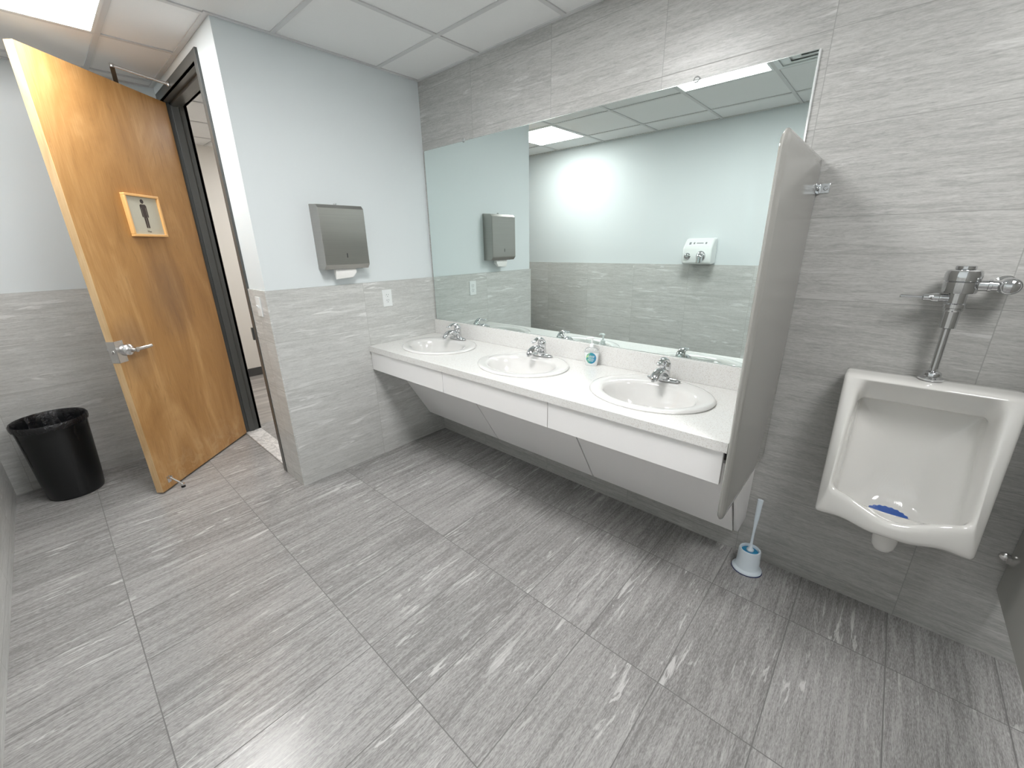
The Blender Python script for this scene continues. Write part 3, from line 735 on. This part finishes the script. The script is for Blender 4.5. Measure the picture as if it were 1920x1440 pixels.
# closer on the room side, arm over the top
cl = MB().box((.10, -DT-.055, 2.385), (.40, -DT-.001, 2.448)).build('closer_body', M['satin'], door, bevel=.006)
R_ = Matrix.Rotation(-DTH, 3, 'Z')
def loc(p): q = R_ @ (Vector(p)-Vector((-1.231, -1.181, 0))); return q
elbow = loc((-.931, -1.462, 2.530)); shoe = loc((-.906, -1.214, 2.486)); spin = Vector((.28, -DT-.028, 2.462))
ar = MB()
d = (elbow-spin); sd = d.cross(Vector((0, 0, 1))).normalized()*.011
zz = Vector((0, 0, .005))
ar.add([spin+sd-zz, spin-sd-zz, elbow-sd-zz, elbow+sd-zz, spin+sd+zz, spin-sd+zz, elbow-sd+zz, elbow+sd+zz], [(0, 1, 2, 3), (4, 5, 6, 7), (0, 1, 5, 4), (1, 2, 6, 5), (2, 3, 7, 6), (3, 0, 4, 7)])
ar.lathe([(.014, -.022), (.014, .008)], tuple(spin), 'z', 16)
ar.build('closer_arm', plain('dark closer arm', (.16, .14, .12), .3, metal=.8), cl, smooth=0)
ar = MB().tube([elbow, shoe], [.0075, .0075], 12)
ar.lathe([(.010, -.010), (.011, -.008), (.011, .008), (.010, .010)], tuple(elbow), 'z', 16)
ar.lathe([(.009, -.012), (.012, -.006), (.012, .006), (.008, .012)], tuple(shoe), 'z', 16)
ar.build('forearm', M['satin'], cl, smooth=40)
# restroom sign
sg = tag(empty('restroom_sign', (-1.231, -1.181, 0), DTH), "men's restroom sign in a pale wood frame on the open door", 'sign')
a0, a1, b0, b1, fw = .317, .577, 1.600, 1.846, .014
sgf = MB()
for p_, q_ in (((a0, b0), (a1, b0+fw)), ((a0, b1-fw), (a1, b1)), ((a0, b0+fw), (a0+fw, b1-fw)), ((a1-fw, b0+fw), (a1, b1-fw))):
    sgf.box((p_[0], .0005, p_[1]), (q_[0], .024, q_[1]))
sgf.build('frame', M['sign_wood'], sg, bevel=.002)
MB().box((a0+fw, .0005, b0+fw), (a1-fw, .012, b1-fw)).build('sign_panel', M['sign_face'], sg, smooth=0)
fx, fy = .446, .0122
mf = MB()
def disc(cx_, cz_, r):
    mf.lathe([(r, 0), (r, .0008)], (cx_, fy, cz_), 'y', 28)
def flat(poly): mf.prism([(fx+p_*.84, 1.600+q_) for p_, q_ in poly], 'y', fy, fy+.0008)
disc(fx, 1.600+.2065, .0125)
sh = [(-.026, .181), (-.021, .1895), (.021, .1895), (.026, .181), (.0165, .181), (.0165, .10), (-.0165, .10), (-.0165, .181)]
flat([(-.020, .190), (.020, .190), (.0285, .182), (.0165, .170), (-.0165, .170), (-.0285, .182)])
flat([(-.0165, .172), (.0165, .172), (.0165, .112), (-.0165, .112)])
for s_ in (-1, 1):
    flat([(s_*.0285, .183), (s_*.0195, .183), (s_*.0195, .118), (s_*.024, .113), (s_*.0285, .118)])
    flat([(s_*.0165, .116), (s_*.0018, .116), (s_*.0018, .054), (s_*.008, .050), (s_*.0150, .054)])
mf.build('man_pictogram', M['brown'], sg, smooth=0)
text('lettering', 'Men', .017, M['brown'], sg, (.446, .0126, 1.631), (PI/2, 0, PI))

# ------------------------------------------------------------------ hand dryer (seen in the mirror)
e = tag(empty('hand_dryer', (1.175, -D, 1.292)), 'white push-button hand dryer on the far wall, seen in the mirror', 'hand dryer')
sec = [(.0, .0), (.135, .0), (.158, .012), (.162, .14), (.150, .165), (.085, .235), (.06, .248), (0, .250)]
MB().prism(sec, 'x', -.138, .138).build('housing', M['dryer'], e, bevel=.014, seg=4, smooth=50)
nz = MB().lathe([(.044, .155), (.044, .166), (.038, .178), (.026, .184), (.005, .186)], (.045, 0, .078), 'y', 28, sy=1.15)
nz.tube([(.045, .150, .088), (.045, .185, .078), (.045, .196, .050), (.045, .198, .018)], [.032, .032, .028, .028], 20, sub=4)
nz.build('nozzle', M['chrome'], e, smooth=50)
MB().lathe([(.032, .158), (.032, .168), (.027, .172), (.024, .180), (.018, .185), (.004, .187)], (-.085, 0, .078), 'y', 28).build('push_button', M['chrome'], e, smooth=40)
sl_ = math.atan2(.235-.165, -.065)
pl = MB(); n3 = Vector((0, .07, .065)).normalized()
def onslope(x, t): return Vector((x, .150-.065*t, .165+.07*t))+n3*.0012
pl.add([onslope(-.112, .12), onslope(.112, .12), onslope(.112, .82), onslope(-.112, .82)], [(0, 1, 2, 3)])
pl.build('name_plate', M['white_plastic'], e, smooth=0)
pr = MB()
def strip(x0, x1, t0_, t1_):
    q = [onslope(x0, t0_)+n3*.0006, onslope(x1, t0_)+n3*.0006, onslope(x1, t1_)+n3*.0006, onslope(x0, t1_)+n3*.0006]; pr.add(q, [(0, 1, 2, 3)])
strip(-.02-.0, .045, .42, .54); strip(.062, .078, .36, .60); strip(-.05, -.035, .35, .6); strip(-.09, -.07, .3, .62)
pr.build('plate_print', M['dryer_print'], e, smooth=0)

rebase(van, (1.178, -.30, .206))
for o in C.objects:
    if o.name == 'privacy_screen': rebase(o, (2.37, -.32, .543))
    if o.name == 'stall_partition': rebase(o, (X3+.0125, -.72, .287))
